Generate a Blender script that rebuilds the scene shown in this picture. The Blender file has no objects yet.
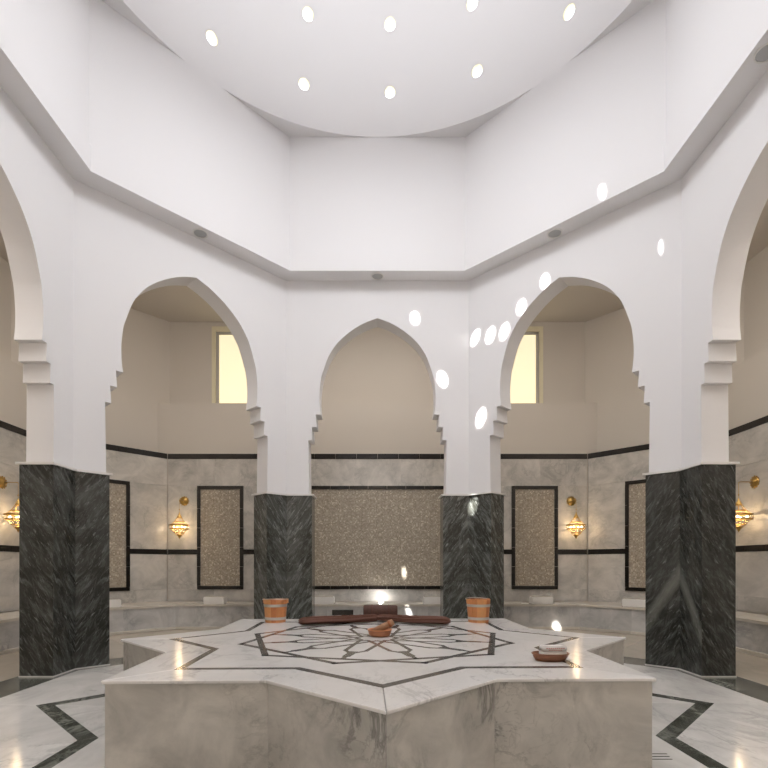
import bpy, bmesh, math, random
from mathutils import Vector, Matrix
random.seed(7)
R = math.radians
sc = bpy.context.scene
col = sc.collection
CY = 4.42            # centre of the hall, metres in front of the camera
EYE = 1.24           # camera height above the floor

# ------------------------------------------------------------------ camera
cd = bpy.data.cameras.new('camera'); cam = bpy.data.objects.new('camera', cd); col.objects.link(cam)
cam.location = (0, 0, EYE); cam.rotation_euler = (R(90), 0, 0)
cd.sensor_width = 36; cd.lens = 500/768*36; cd.shift_x = (384-377.5)/768; cd.shift_y = (564-384)/768
cd.clip_start = .02
sc.camera = cam

# ------------------------------------------------------------------ sky, sun, lights, exposure
vs = sc.view_settings
vs.view_transform = 'Standard'; vs.look = 'None'; vs.gamma = 1; vs.use_curve_mapping = False
vs.exposure = 0.1
w = bpy.data.worlds.new('sky'); sc.world = w; w.use_nodes = True
bgn = w.node_tree.nodes['Background']
bgn.inputs['Color'].default_value = (.86, .93, 1, 1); bgn.inputs['Strength'].default_value = 5.0

SUN_AZ, SUN_EL = R(205), R(52)
SUN = Vector((math.sin(SUN_AZ)*math.cos(SUN_EL), math.cos(SUN_AZ)*math.cos(SUN_EL), math.sin(SUN_EL)))
def lamp(name, kind, loc, energy, color=(1, 1, 1), **kw):
    d = bpy.data.lights.new(name, kind); d.energy = energy; d.color = color
    for k, v in kw.items(): setattr(d, k, v)
    o = bpy.data.objects.new(name, d); o.location = loc; col.objects.link(o); return o
s = lamp('sun', 'SUN', (0, 0, 20), 45, (1, .97, .92), angle=R(.4))
s.rotation_euler = SUN.to_track_quat('Z', 'Y').to_euler()
HALL = (.955, .97, 1)
dl = lamp('hall_fill', 'AREA', (0, CY, 7.75), 128, HALL, shape='DISK', size=2.2)  # fill light added out of view to brighten the hall below
ul = lamp('dome_fill', 'AREA', (0, CY, 7.80), 74, HALL, shape='DISK', size=2.2); ul.rotation_euler = (R(180), 0, 0)  # second unseen fill, added to brighten the dome from beneath
# unseen fill strips added behind the arcade to light the walk around it
WARM = (1, .93, .86)
for k in range(8):
    t = R(45*k); r_ = 4.25
    c = lamp('walk_fill', 'AREA', (r_*math.sin(t), CY+r_*math.cos(t), 6.10), 125 if k in (3, 4, 5) else (58 if k in (2, 6) else 30), WARM, shape='RECTANGLE', size=2.4, size_y=.12)
    c.rotation_euler = Vector((-math.sin(t)*.3, -math.cos(t)*.3, .95)).to_track_quat('Z', 'Y').to_euler()

# ------------------------------------------------------------------ materials
def new_mat(name):
    m = bpy.data.materials.new(name); m.use_nodes = True
    nt = m.node_tree; return m, nt, nt.nodes['Principled BSDF']
def plain(name, c, rough=.5, metal=0, emit=None, es=0, bump=0, bscale=60, var=0):
    m, nt, b = new_mat(name)
    b.inputs['Base Color'].default_value = (*c, 1); b.inputs['Roughness'].default_value = rough
    b.inputs['Metallic'].default_value = metal
    if emit: b.inputs['Emission Color'].default_value = (*emit, 1); b.inputs['Emission Strength'].default_value = es
    n = nt.nodes.new('ShaderNodeTexNoise'); n.inputs['Scale'].default_value = bscale; n.inputs['Detail'].default_value = 5
    tc = nt.nodes.new('ShaderNodeTexCoord'); nt.links.new(tc.outputs['Object'], n.inputs['Vector'])
    if var:
        mx = nt.nodes.new('ShaderNodeMix'); mx.data_type = 'RGBA'
        mx.inputs['A'].default_value = (*[x*(1-var) for x in c], 1); mx.inputs['B'].default_value = (*[min(1, x*(1+var)) for x in c], 1)
        nt.links.new(n.outputs['Fac'], mx.inputs['Factor']); nt.links.new(mx.outputs['Result'], b.inputs['Base Color'])
    if bump:
        bp = nt.nodes.new('ShaderNodeBump'); bp.inputs['Strength'].default_value = bump; bp.inputs['Distance'].default_value = .002
        nt.links.new(n.outputs['Fac'], bp.inputs['Height']); nt.links.new(bp.outputs['Normal'], b.inputs['Normal'])
    return m
def mixrgb(nt, fac, a, b):
    mx = nt.nodes.new('ShaderNodeMix'); mx.data_type = 'RGBA'
    for sock, v in (('Factor', fac), ('A', a), ('B', b)):
        if isinstance(v, (tuple, float, int)): mx.inputs[sock].default_value = v if not isinstance(v, tuple) else (*v, 1)
        else: nt.links.new(v, mx.inputs[sock])
    return mx.outputs['Result']
def ramp(nt, src, pts):
    r = nt.nodes.new('ShaderNodeValToRGB'); e = r.color_ramp.elements
    while len(e) < len(pts): e.new(.5)
    for i, (p, v) in enumerate(pts): e[i].position = p; e[i].color = (v, v, v, 1)
    nt.links.new(src, r.inputs['Fac']); return r.outputs['Color']
def marble(name, base, cloud, vein, scale=1.0, rough=.2, vamt=.6, vwid=.03, spec=.5, vary=.08):
    m, nt, b = new_mat(name)
    tc = nt.nodes.new('ShaderNodeTexCoord'); oi = nt.nodes.new('ShaderNodeObjectInfo')
    ad = nt.nodes.new('ShaderNodeVectorMath'); ad.operation = 'MULTIPLY_ADD'
    cb = nt.nodes.new('ShaderNodeCombineXYZ')
    for i in range(3): nt.links.new(oi.outputs['Random'], cb.inputs[i])
    nt.links.new(cb.outputs[0], ad.inputs[0]); ad.inputs[1].default_value = (37, 53, 71); nt.links.new(tc.outputs['Object'], ad.inputs[2])
    mp = nt.nodes.new('ShaderNodeMapping'); mp.inputs['Rotation'].default_value = (.5, .6, .4); mp.inputs['Scale'].default_value = (1, .55, 1)
    nt.links.new(ad.outputs[0], mp.inputs['Vector'])
    def noise(sc_, det, dist, rgh=.55):
        n = nt.nodes.new('ShaderNodeTexNoise'); n.inputs['Scale'].default_value = sc_*scale; n.inputs['Detail'].default_value = det
        n.inputs['Distortion'].default_value = dist; n.inputs['Roughness'].default_value = rgh
        nt.links.new(mp.outputs[0], n.inputs['Vector']); return n.outputs['Fac']
    c1 = ramp(nt, noise(1.6, 9, .6, .62), [(.36, 0), (.66, 1)])
    v1 = ramp(nt, noise(1.1, 10, .7, .65), [(.5-vwid, 0), (.5, 1), (.5+vwid*1.6, 0)])
    v2 = ramp(nt, noise(3.0, 8, .6, .62), [(.5-vwid*.8, 0), (.5, .5), (.5+vwid*.8, 0)])
    k = ramp(nt, noise(.8, 3, 0), [(.42, 0), (.62, 1)])
    c = mixrgb(nt, c1, base, cloud)
    mm = nt.nodes.new('ShaderNodeMath'); mm.operation = 'MAXIMUM'; nt.links.new(v1, mm.inputs[0]); nt.links.new(v2, mm.inputs[1])
    m2 = nt.nodes.new('ShaderNodeMath'); m2.operation = 'MULTIPLY'; nt.links.new(mm.outputs[0], m2.inputs[0]); nt.links.new(k, m2.inputs[1])
    m3 = nt.nodes.new('ShaderNodeMath'); m3.operation = 'MULTIPLY'; nt.links.new(m2.outputs[0], m3.inputs[0]); m3.inputs[1].default_value = vamt
    c = mixrgb(nt, m3.outputs[0], c, vein)
    hs = nt.nodes.new('ShaderNodeHueSaturation'); mr = nt.nodes.new('ShaderNodeMapRange')
    nt.links.new(oi.outputs['Random'], mr.inputs[0]); mr.inputs[3].default_value = 1-vary; mr.inputs[4].default_value = 1+vary*.6
    nt.links.new(mr.outputs[0], hs.inputs['Value']); nt.links.new(c, hs.inputs['Color'])
    nt.links.new(hs.outputs[0], b.inputs['Base Color'])
    b.inputs['Roughness'].default_value = rough; b.inputs['Specular IOR Level'].default_value = spec
    return m
def green_marble(name, up, seed, lift=1.0, band=None):
    """book-matched streaks: local x runs away from the corner, local z up"""
    m, nt, b = new_mat(name)
    tc = nt.nodes.new('ShaderNodeTexCoord'); L = nt.links.new
    wn = nt.nodes.new('ShaderNodeTexNoise'); wn.inputs['Scale'].default_value = 2.2; wn.inputs['Detail'].default_value = 4; L(tc.outputs['Object'], wn.inputs['Vector'])
    wv = nt.nodes.new('ShaderNodeVectorMath'); wv.operation = 'MULTIPLY_ADD'; L(wn.outputs['Color'], wv.inputs[0]); wv.inputs[1].default_value = (.09, 0, .09); L(tc.outputs['Object'], wv.inputs[2])
    def streak(ang, sx, sz, det, off):
        mp = nt.nodes.new('ShaderNodeMapping'); mp.vector_type = 'TEXTURE'
        mp.inputs['Rotation'].default_value = (0, R(ang)*up, 0); mp.inputs['Location'].default_value = (seed*3.1+off, seed, off*2)
        mp.inputs['Scale'].default_value = (1/sx, 1, 1/sz)
        L(wv.outputs[0], mp.inputs['Vector'])
        n = nt.nodes.new('ShaderNodeTexNoise'); n.inputs['Scale'].default_value = 1; n.inputs['Detail'].default_value = det
        n.inputs['Roughness'].default_value = .7; n.inputs['Distortion'].default_value = .5
        L(mp.outputs[0], n.inputs['Vector']); return n.outputs['Fac']
    a = ramp(nt, streak(30, 3.5, 1.3, 9, 0), [(.42, 0), (.74, 1)])
    f = ramp(nt, streak(38, 17, 3.6, 10, 3), [(.50, 0), (.76, 1)])
    f2 = ramp(nt, streak(18, 26, 6, 10, 7), [(.52, 0), (.76, 1)])
    g = ramp(nt, streak(33, 46, 7, 9, 5), [(.57, 0), (.68, 1)])
    c = mixrgb(nt, a, (.018*lift, .0185*lift, .015*lift), (.077*lift, .080*lift, .073*lift))
    c = mixrgb(nt, f, c, (.15*lift, .16*lift, .152*lift))
    c = mixrgb(nt, f2, c, (.12*lift, .13*lift, .122*lift))
    c = mixrgb(nt, g, c, (.24*lift, .25*lift, .24*lift))
    if band:
        z0, sl, wd, am = band
        sx = nt.nodes.new('ShaderNodeSeparateXYZ'); L(wv.outputs[0], sx.inputs[0])
        m1 = nt.nodes.new('ShaderNodeMath'); m1.operation = 'MULTIPLY_ADD'; L(sx.outputs[0], m1.inputs[0]); m1.inputs[1].default_value = sl; L(sx.outputs[2], m1.inputs[2])
        m2 = nt.nodes.new('ShaderNodeMath'); m2.operation = 'SUBTRACT'; L(m1.outputs[0], m2.inputs[0]); m2.inputs[1].default_value = z0
        m3 = nt.nodes.new('ShaderNodeMath'); m3.operation = 'ABSOLUTE'; L(m2.outputs[0], m3.inputs[0])
        k = ramp(nt, m3.outputs[0], [(0, am), (wd*.4, am*.8), (wd, 0)])
        kk = nt.nodes.new('ShaderNodeMath'); kk.operation = 'MULTIPLY'; L(k, kk.inputs[0]); L(ramp(nt, streak(30, 9, 2.2, 8, 11), [(.3, .35), (.6, 1)]), kk.inputs[1])
        c = mixrgb(nt, kk.outputs[0], c, (.215, .22, .19))
    L(c, b.inputs['Base Color']); b.inputs['Roughness'].default_value = .16
    return m
def mosaic_mat():
    m, nt, b = new_mat('mosaic')
    tc = nt.nodes.new('ShaderNodeTexCoord')
    v = nt.nodes.new('ShaderNodeTexVoronoi'); v.inputs['Scale'].default_value = 42; v.inputs['Randomness'].default_value = .35
    nt.links.new(tc.outputs['Object'], v.inputs['Vector'])
    sp = nt.nodes.new('ShaderNodeSeparateColor'); nt.links.new(v.outputs['Color'], sp.inputs[0])
    c = mixrgb(nt, ramp(nt, sp.outputs[0], [(.1, 0), (.9, 1)]), (.29, .25, .20), (.42, .37, .30))
    v3 = nt.nodes.new('ShaderNodeTexVoronoi'); v3.inputs['Scale'].default_value = 9; v3.inputs['Randomness'].default_value = 0
    v3.distance = 'MANHATTAN'; nt.links.new(tc.outputs['Object'], v3.inputs['Vector'])
    c = mixrgb(nt, ramp(nt, v3.outputs['Distance'], [(.46, 0), (.54, .55), (.62, 0)]), c, (.17, .14, .105))
    c = mixrgb(nt, ramp(nt, sp.outputs[1], [(.90, 0), (.93, .7)]), c, (.66, .60, .50))
    nt.links.new(c, b.inputs['Base Color'])
    nt.links.new(ramp(nt, sp.outputs[2], [(0, .25), (1, .5)]), b.inputs['Roughness'])
    bp = nt.nodes.new('ShaderNodeBump'); bp.inputs['Strength'].default_value = .5; bp.inputs['Distance'].default_value = .004
    nt.links.new(sp.outputs[2], bp.inputs['Height']); nt.links.new(bp.outputs['Normal'], b.inputs['Normal'])
    return m
M = {}
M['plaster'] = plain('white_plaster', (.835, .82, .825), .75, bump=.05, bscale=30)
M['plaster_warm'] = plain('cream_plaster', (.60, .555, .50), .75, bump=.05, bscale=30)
M['wall_marble'] = marble('grey_beige_marble', (.63, .60, .56), (.43, .415, .39), (.24, .235, .22), 1.9, .28, .5, .03)
M['bench_marble'] = marble('blue_grey_marble', (.60, .59, .575), (.40, .395, .39), (.20, .205, .21), 1.6, .25, .6, .04)
M['bench_top'] = marble('cream_marble', (.66, .62, .55), (.56, .52, .46), (.42, .38, .33), 1.5, .25, .3, .03)
M['top_marble'] = marble('white_marble', (.88, .86, .845), (.76, .745, .73), (.32, .31, .31), 1.1, .15, .5, .013, vary=.03)
M['side_marble'] = marble('veined_marble', (.68, .65, .605), (.45, .435, .41), (.09, .09, .085), 1.9, .2, .65, .026)
M['floor_marble'] = marble('white_floor_marble', (.76, .745, .72), (.56, .545, .53), (.28, .275, .27), 1.4, .12, .5, .022, vary=.05)
M['floor_beige'] = marble('beige_floor_marble', (.52, .46, .385), (.45, .40, .335), (.35, .31, .26), 1.0, .14, .35, .025, vary=.05)
M['green_floor'] = marble('green_floor_marble', (.035, .038, .03), (.10, .105, .09), (.26, .27, .24), 3.5, .12, .9, .04)
M['inlay'] = marble('dark_inlay_marble', (.10, .095, .085), (.17, .16, .145), (.25, .24, .22), 4.0, .16, .5, .03)
M['black'] = plain('black_marble_tile', (.012, .010, .009), .18)
M['grout'] = plain('grout', (.45, .43, .40), .8)
M['white_stone'] = plain('white_stone', (.78, .76, .73), .35, var=.05, bscale=8)
M['mosaic'] = mosaic_mat()
M['brass'] = plain('brass', (.52, .34, .11), .3, 1)
M['amber'] = None
M['bulb'] = plain('bulb', (1, .9, .7), .4, emit=(1, .80, .5), es=4)
M['lit_pane'] = plain('lit_pane', (.9, .8, .5), .5, emit=(1, .87, .63), es=.68)
M['frame'] = plain('window_frame', (.75, .70, .52), .5)
M['grey_metal'] = plain('speaker_grey', (.42, .42, .42), .5)
M['steel'] = plain('steel', (.62, .60, .56), .35, 1)
M['woods'] = [plain('wood_%d' % i, c, .5, var=.18, bscale=25) for i, c in enumerate([(.66, .27, .10), (.58, .21, .075), (.72, .34, .13), (.60, .24, .085)])]
M['copper'] = plain('terracotta_brown', (.42, .16, .07), .38, var=.2, bscale=20)
M['brown_cloth'] = plain('brown_cloth', (.125, .05, .032), .8, bump=.6, bscale=90, var=.4)
M['roll_cloth'] = plain('dark_brown_cloth', (.10, .045, .032), .7, bump=.4, bscale=60, var=.45)
M['tan_cloth'] = plain('tan_cloth', (.42, .24, .14), .8, bump=.5, bscale=90, var=.3)
M['soap_wood'] = plain('brown_wood', (.24, .095, .045), .4, var=.25, bscale=22)
M['white_cloth'] = plain('white_cloth', (.82, .79, .77), .9, bump=.5, bscale=120)
M['pink'] = plain('pink_print', (.62, .30, .28), .9)
def amber():
    m, nt, b = new_mat('amber_glass')
    b.inputs['Base Color'].default_value = (.85, .66, .36, 1); b.inputs['Roughness'].default_value = .3
    b.inputs['Alpha'].default_value = .10; b.inputs['Emission Color'].default_value = (1, .62, .28, 1); b.inputs['Emission Strength'].default_value = .02
    return m
M['amber'] = amber()
def clear_glass():
    m, nt, b = new_mat('clear_glass'); nt.nodes.remove(b)
    out = nt.nodes['Material Output']; t = nt.nodes.new('ShaderNodeBsdfTransparent'); g = nt.nodes.new('ShaderNodeBsdfGlossy')
    g.inputs['Roughness'].default_value = .02; mx = nt.nodes.new('ShaderNodeMixShader'); mx.inputs[0].default_value = .06
    nt.links.new(t.outputs[0], mx.inputs[1]); nt.links.new(g.outputs[0], mx.inputs[2]); nt.links.new(mx.outputs[0], out.inputs[0])
    return m
M['glass'] = clear_glass()

# ------------------------------------------------------------------ builders
def obj(name, verts, faces, mat, parent=None, smooth=False, origin=None, mat_world=None):
    """one mesh object. verts in the parent's space; origin moves the object's origin"""
    me = bpy.data.meshes.new(name)
    o_ = Vector(origin) if origin is not None else Vector((0, 0, 0))
    if mat_world is not None:
        inv = mat_world.inverted(); vv = [inv @ Vector(v) for v in verts]
    else: vv = [Vector(v)-o_ for v in verts]
    me.from_pydata([tuple(v) for v in vv], [], faces)
    bm = bmesh.new(); bm.from_mesh(me); bmesh.ops.recalc_face_normals(bm, faces=bm.faces[:]); bm.to_mesh(me); bm.free()
    if smooth: me.shade_smooth()
    me.materials.append(mat)
    o = bpy.data.objects.new(name, me); col.objects.link(o)
    if mat_world is not None: o.matrix_world = mat_world
    else: o.location = o_
    if parent: o.parent = parent
    return o
class Acc:
    def __init__(s): s.v = []; s.f = []
    def add(s, v, f):
        n = len(s.v); s.v += list(v); s.f += [tuple(i+n for i in q) for q in f]; return s
    def build(s, *a, **k): return obj(a[0], s.v, s.f, *a[1:], **k)
def prism(pts, z0, z1):
    n = len(pts)
    v = [(p[0], p[1], z0) for p in pts]+[(p[0], p[1], z1) for p in pts]
    f = [tuple(range(n-1, -1, -1)), tuple(range(n, 2*n))]+[(i, (i+1) % n, n+(i+1) % n, n+i) for i in range(n)]
    return v, f
def box(x0, x1, y0, y1, z0, z1): return prism([(x0, y0), (x1, y0), (x1, y1), (x0, y1)], z0, z1)
def centre(v):
    n = len(v); return (sum(p[0] for p in v)/n, sum(p[1] for p in v)/n, sum(p[2] for p in v)/n)
def pobj(name, vf, mat, parent=None, smooth=False):
    return obj(name, vf[0], vf[1], mat, parent, smooth, origin=centre(vf[0]))
def lathe(prof, n=32, c=(0, 0, 0)):
    v = []; f = []
    for r, z in prof:
        for i in range(n):
            a = 2*math.pi*i/n; v.append((c[0]+r*math.cos(a), c[1]+r*math.sin(a), c[2]+z))
    m = len(prof)
    for j in range(m-1):
        for i in range(n): f.append((j*n+i, j*n+(i+1) % n, (j+1)*n+(i+1) % n, (j+1)*n+i))
    f.append(tuple(range(n-1, -1, -1))); f.append(tuple((m-1)*n+i for i in range(n)))
    return v, f
def tube(path, r, n=8, flat=1.0):
    v = []; f = []; P = [Vector(p) for p in path]
    rr = r if isinstance(r, (list, tuple)) else [r]*len(P)
    for j, p in enumerate(P):
        t = (P[min(j+1, len(P)-1)]-P[max(j-1, 0)]).normalized()
        a = t.cross(Vector((0, 0, 1)))
        if a.length < 1e-3: a = Vector((1, 0, 0))
        a.normalize(); b = a.cross(t)
        for i in range(n):
            th = 2*math.pi*i/n; v.append(tuple(p+a*math.cos(th)*rr[j]+b*math.sin(th)*rr[j]*flat))
    for j in range(len(P)-1):
        for i in range(n): f.append((j*n+i, j*n+(i+1) % n, (j+1)*n+(i+1) % n, (j+1)*n+i))
    f.append(tuple(range(n-1, -1, -1))); f.append(tuple((len(P)-1)*n+i for i in range(n)))
    return v, f
def torus(R0, r, c=(0, 0, 0), n=32, m=8, flat=1.0):
    v = []; f = []
    for i in range(n):
        a = 2*math.pi*i/n
        for j in range(m):
            b = 2*math.pi*j/m; q = R0+r*math.cos(b)
            v.append((c[0]+q*math.cos(a), c[1]+q*math.sin(a), c[2]+r*flat*math.sin(b)))
    for i in range(n):
        for j in range(m): f.append((i*m+j, ((i+1) % n)*m+j, ((i+1) % n)*m+(j+1) % m, i*m+(j+1) % m))
    return v, f
def offset(poly, d):
    """offset a counter-clockwise closed polygon outward by d"""
    n = len(poly); out = []
    for i in range(n):
        p0, p1, p2 = (Vector(poly[(i+k) % n]).to_2d() for k in (-1, 0, 1))
        n1 = Vector(((p1-p0).y, -(p1-p0).x)).normalized(); n2 = Vector(((p2-p1).y, -(p2-p1).x)).normalized()
        k = (n1+n2)/(1+n1.dot(n2)); q = p1+k*d; out.append((q.x, q.y))
    return out
def loft(loops, closed_profile=True):
    n = len(loops[0]); v = [p for l in loops for p in l]; f = []; m = len(loops)
    for j in range(m if closed_profile else m-1):
        k = (j+1) % m
        for i in range(n): f.append((j*n+i, j*n+(i+1) % n, k*n+(i+1) % n, k*n+i))
    return v, f
def zl(poly, z): return [(p[0], p[1], z) for p in poly]
def empty(name, loc, rz=0):
    o = bpy.data.objects.new(name, None); o.empty_display_size = .1; o.location = loc; o.rotation_euler = (0, 0, rz); col.objects.link(o); return o
def tag(o, label, cat, group=None, kind=None):
    o['label'] = label; o['category'] = cat
    if group: o['group'] = group
    if kind: o['kind'] = kind
    return o
def struct(o, label=None, cat=None):
    o['kind'] = 'structure'
    if label: o['label'] = label
    if cat: o['category'] = cat
    return o
def lerp(a, b, t): return (a[0]+(b[0]-a[0])*t, a[1]+(b[1]-a[1])*t)

# ------------------------------------------------------------------ plans (counter-clockwise, starting south-west)
h, e = 3.575, 1.46
OCT = [(-e, -h), (e, -h), (h, -e), (h, e), (e, h), (-e, h), (-h, e), (-h, -e)]
OCT = [(x, y+CY) for x, y in OCT]
SIDE = ['south', 'southeast', 'east', 'northeast', 'north', 'northwest', 'west', 'southwest']
ox, oy = 6.0, 5.93
OUT = [(-4.55, -oy), (4.55, -oy), (ox, -4.38), (ox, 4.38), (4.55, oy), (-4.55, oy), (-ox, 4.38), (-ox, -4.38)]
OUT = [(x, y+CY) for x, y in OUT]
Z_CAP, Z_SOFF, Z_FASC, Z_SPRING, Z_AMB = 2.352, 5.77, 6.06, 7.86, 6.42
Z_LEDGE = 4.57

# ------------------------------------------------------------------ floor
fl = struct(pobj('floor', prism(offset(OUT, .6), -.2, -.012), M['grout']),
            'polished pale marble floor with dark green zigzag and octagonal bands', 'floor')
def fpart(name, pts, mat, z1=0, parent=fl, z0=-.012, gap=.0015):
    v, f = prism(offset(pts, -gap), z0, z1)
    pc = parent.location; v = [(p[0]-pc.x, p[1]-pc.y, p[2]-pc.z) for p in v]
    return pobj(name, (v, f), mat, parent)
def star(a, c=(0, 0), rot=0, ax=1.0):
    """eight-pointed star of two squares; index even = tips, odd = notches, first tip towards the camera"""
    out = []
    for k in range(16):
        r = a*math.sqrt(2)*(ax if k % 8 == 0 else 1) if k % 2 == 0 else a*1.0823922
        t = R(-90+22.5*k)+rot
        out.append((c[0]+r*math.cos(t), c[1]+r*math.sin(t)))
    return out
RS = R(1.3); CC = (0, CY)
SP = star(1.57, (-.01, CY), RS, .98)              # platform
b0, b1 = star(2.12, CC, RS*.5), star(2.00, CC, RS*.5)
OCI = offset(OCT, -.085); OCO = offset(OCT, .395)
for k in range(16):
    j = (k+1) % 16
    fpart('floor_inlay', [b1[k], b0[k], b0[j], b1[j]], M['green_floor'], .0, gap=.0)
    fpart('floor_slab', [SP[k], b1[k], b1[j], SP[j]], M['floor_marble'])
    # outer field: octagon corner k' lies near the notch
    def oc(i):      # ring point i: even = middle of side, odd = corner
        s_ = (i//2) % 8
        return lerp(OCI[s_], OCI[(s_+1) % 8], .5) if i % 2 == 0 else OCI[(s_+1) % 8]
    fpart('floor_slab', [b0[k], oc(k), oc(k+1), b0[j]], M['floor_marble'])
BF = [(-3.84, -5.08), (3.84, -5.08), (5.15, -3.77), (5.15, 3.77), (3.84, 5.08), (-3.84, 5.08), (-5.15, 3.77), (-5.15, -3.77)]
BF = [(x, y+CY) for x, y in BF]
for k in range(8):
    j = (k+1) % 8
    for t in range(3):
        A, B = lerp(OCI[k], OCI[j], t/3), lerp(OCI[k], OCI[j], (t+1)/3)
        C, D = lerp(OCO[k], OCO[j], (t+1)/3), lerp(OCO[k], OCO[j], t/3)
        fpart('threshold_slab', [A, D, C, B], M['green_floor'])
        E_, F_ = lerp(BF[k], BF[j], (t+1)/3), lerp(BF[k], BF[j], t/3)
        fpart('floor_slab', [D, F_, E_, C], M['floor_beige'])
# drain: three slots
dr = empty('floor_drain', (1.80, 3.22, 0)); tag(dr, 'small slotted drain in the pale floor beside the platform corner', 'drain')
for k in range(3):
    pobj('slot', box(-.07+.01*k, .07+.01*k, -.052+k*.045, -.040+k*.045, .0003, .0016), M['inlay'], dr)

# ------------------------------------------------------------------ outer walls
def wall_frame(i):
    a, b = Vector(OUT[i]), Vector(OUT[(i+1) % 8]); d = (b-a); L = d.length; d.normalize()
    return a, d, Vector((d.y, -d.x)), L           # start, along, outward normal, length
def wbox(fr, u0, u1, n0, n1, z0, z1):
    """box on a wall: u along, n outward (negative = into the room)"""
    a, d, n, L = fr
    P = [a+d*u0+n*n0, a+d*u1+n*n0, a+d*u1+n*n1, a+d*u0+n*n1]
    return prism([(p.x, p.y) for p in P], z0, z1)
def offset_var(poly, ds):
    """offset each side by its own distance; ds[i] belongs to the side i -> i+1"""
    n = len(poly); L = []
    for i in range(n):
        p, q = Vector(poly[i]), Vector(poly[(i+1) % n]); d = (q-p).normalized(); nn = Vector((d.y, -d.x)); L.append((p+nn*ds[i], d))
    out = []
    for i in range(n):
        (p, d), (q, f_) = L[i-1], L[i]; t = ((q-p).x*f_.y-(q-p).y*f_.x)/(d.x*f_.y-d.y*f_.x); x = p+d*t; out.append((x.x, x.y))
    return out
UPP = offset_var(OUT, [.0 if sd == 'south' else (.35 if i % 2 == 0 else .16) for i, sd in enumerate(SIDE)])
WALL = {}
O35, O55 = offset(OUT, .35), offset(OUT, .55)
for i, sd in enumerate(SIDE):
    fr = wall_frame(i); a, d, n, L = fr; j = (i+1) % 8
    A = Acc()
    A.add(*prism([OUT[i], OUT[j], O55[j], O55[i]], 0, Z_LEDGE))
    if sd == 'north':      # windows at 1.00..2.45 m from each end
        u0, u1 = 1.00, 2.45
        for q0, q1 in [(4.55-UPP[4][0], u0), (u1, L-u1), (L-u0, L-(4.55-UPP[4][0]))]: A.add(*wbox(fr, q0, q1, .35, .55, Z_LEDGE, 6.33))
        A.add(*wbox(fr, 4.55-UPP[4][0], L-(4.55-UPP[4][0]), .35, .55, 6.33, Z_AMB))
    else: A.add(*prism([UPP[i], UPP[j], O55[j], O55[i]], Z_LEDGE, Z_AMB))
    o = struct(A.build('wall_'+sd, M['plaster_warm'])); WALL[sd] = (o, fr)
WALL['north'][0]['label'] = 'cream back wall with marble lower half, recessed top and two lit windows'
WALL['north'][0]['category'] = 'wall'
# windows in the back wall
a, d, n, L = WALL['north'][1]
for k, (q0, q1) in enumerate(((1.00, 2.45), (L-2.45, L-1.00))):
    # the north wall runs from +x to -x
    fr = WALL['north'][1]; A = Acc(); t = .07
    A.add(*wbox(fr, q0, q0+t, .36, .44, Z_LEDGE, 6.33)); A.add(*wbox(fr, q1-t, q1, .36, .44, Z_LEDGE, 6.33))
    A.add(*wbox(fr, q0+t, q1-t, .36, .44, 6.33-.09, 6.33))
    t2 = .10
    wn = struct(A.build('window_%d' % (k+1), M['frame']), 'warmly lit window high on the back wall, seen through the %s arch' % ('northeast' if k == 0 else 'northwest'), 'window')
    wn['label'] = 'warm lit window high in the wall recess, seen through the arch on the ' + ('right' if k == 0 else 'left')
    A = Acc()
    A.add(*wbox(fr, q0+t, q0+t2+.03, .42, .46, Z_LEDGE, 6.24)); A.add(*wbox(fr, q1-t2-.03, q1-t, .42, .46, Z_LEDGE, 6.24)); A.add(*wbox(fr, q0+t2, q1-t2, .42, .46, 6.19, 6.24))
    A.build('sash', M['grout'], wn)
    pobj('pane', wbox(fr, q0+t, q1-t, .47, .49, Z_LEDGE, 6.24), M['lit_pane'], wn)

# cladding --------------------------------------------------------------
def clad(sd, t, spans, rows, bands, u_lo, u_hi, panels):
    """slabs & tiles on a wall. panels = list of (u0,u1,z0,z1) holes"""
    o, fr = WALL[sd]
    def piece(name, u0, u1, z0, z1, mat, tt):
        g = .002
        pobj(name, wbox(fr, u0+g, u1-g, -tt, 0, z0+g, z1-g), mat, o)
    cuts0 = sorted({u_lo, u_hi}|{u for p in panels for u in p[:2]})
    for (z0, z1, ln) in rows:
        # free intervals
        iv = [(u_lo, u_hi)]
        for p in panels:
            if p[2] < z1-.01 and p[3] > z0+.01:
                iv = [q for (x0, x1) in iv for q in ((x0, min(x1, p[0])), (max(x0, p[1]), x1)) if q[1]-q[0] > .02]
        for x0, x1 in iv:
            m = max(1, round((x1-x0)/ln))
            for k in range(m): piece('marble_slab', x0+(x1-x0)*k/m, x0+(x1-x0)*(k+1)/m, z0, z1, M['wall_marble'], t)
    for (z0, z1) in bands:
        iv = [(u_lo, u_hi)]
        for p in panels:
            if p[2] < z1-.001 and p[3] > z0+.001:
                iv = [q for (x0, x1) in iv for q in ((x0, min(x1, p[0])), (max(x0, p[1]), x1)) if q[1]-q[0] > .02]
        for x0, x1 in iv:
            m = max(1, round((x1-x0)/.43))
            for k in range(m):
                g = .002 if z0 > 3 else .004
                pobj('border_tile', wbox(fr, x0+(x1-x0)*k/m+g, x0+(x1-x0)*(k+1)/m-g, -t-.008, 0, z0, z1), M['black'], o)
ZB = .475
def rows_for(zp0, zp1): return [(ZB, zp0, 1.0), (zp0, 1.44, 1.0), (1.54, zp1, 1.0), (zp1, 3.41, .95)]
bands = [(1.44, 1.54), (3.41, 3.515)]
Ln = WALL['north'][1][3]
def nu(x): return 4.55-x            # x on the north wall -> u
NP = [(nu(3.72), nu(2.77)), (nu(1.75), nu(-1.75)), (nu(-2.77), nu(-3.72))]
clad('north', .02, None, rows_for(.72, 2.85), bands, .22, Ln-.22, [(p[0], p[1], .72, 2.85) for p in NP])
Lc = WALL['northeast'][1][3]
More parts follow.
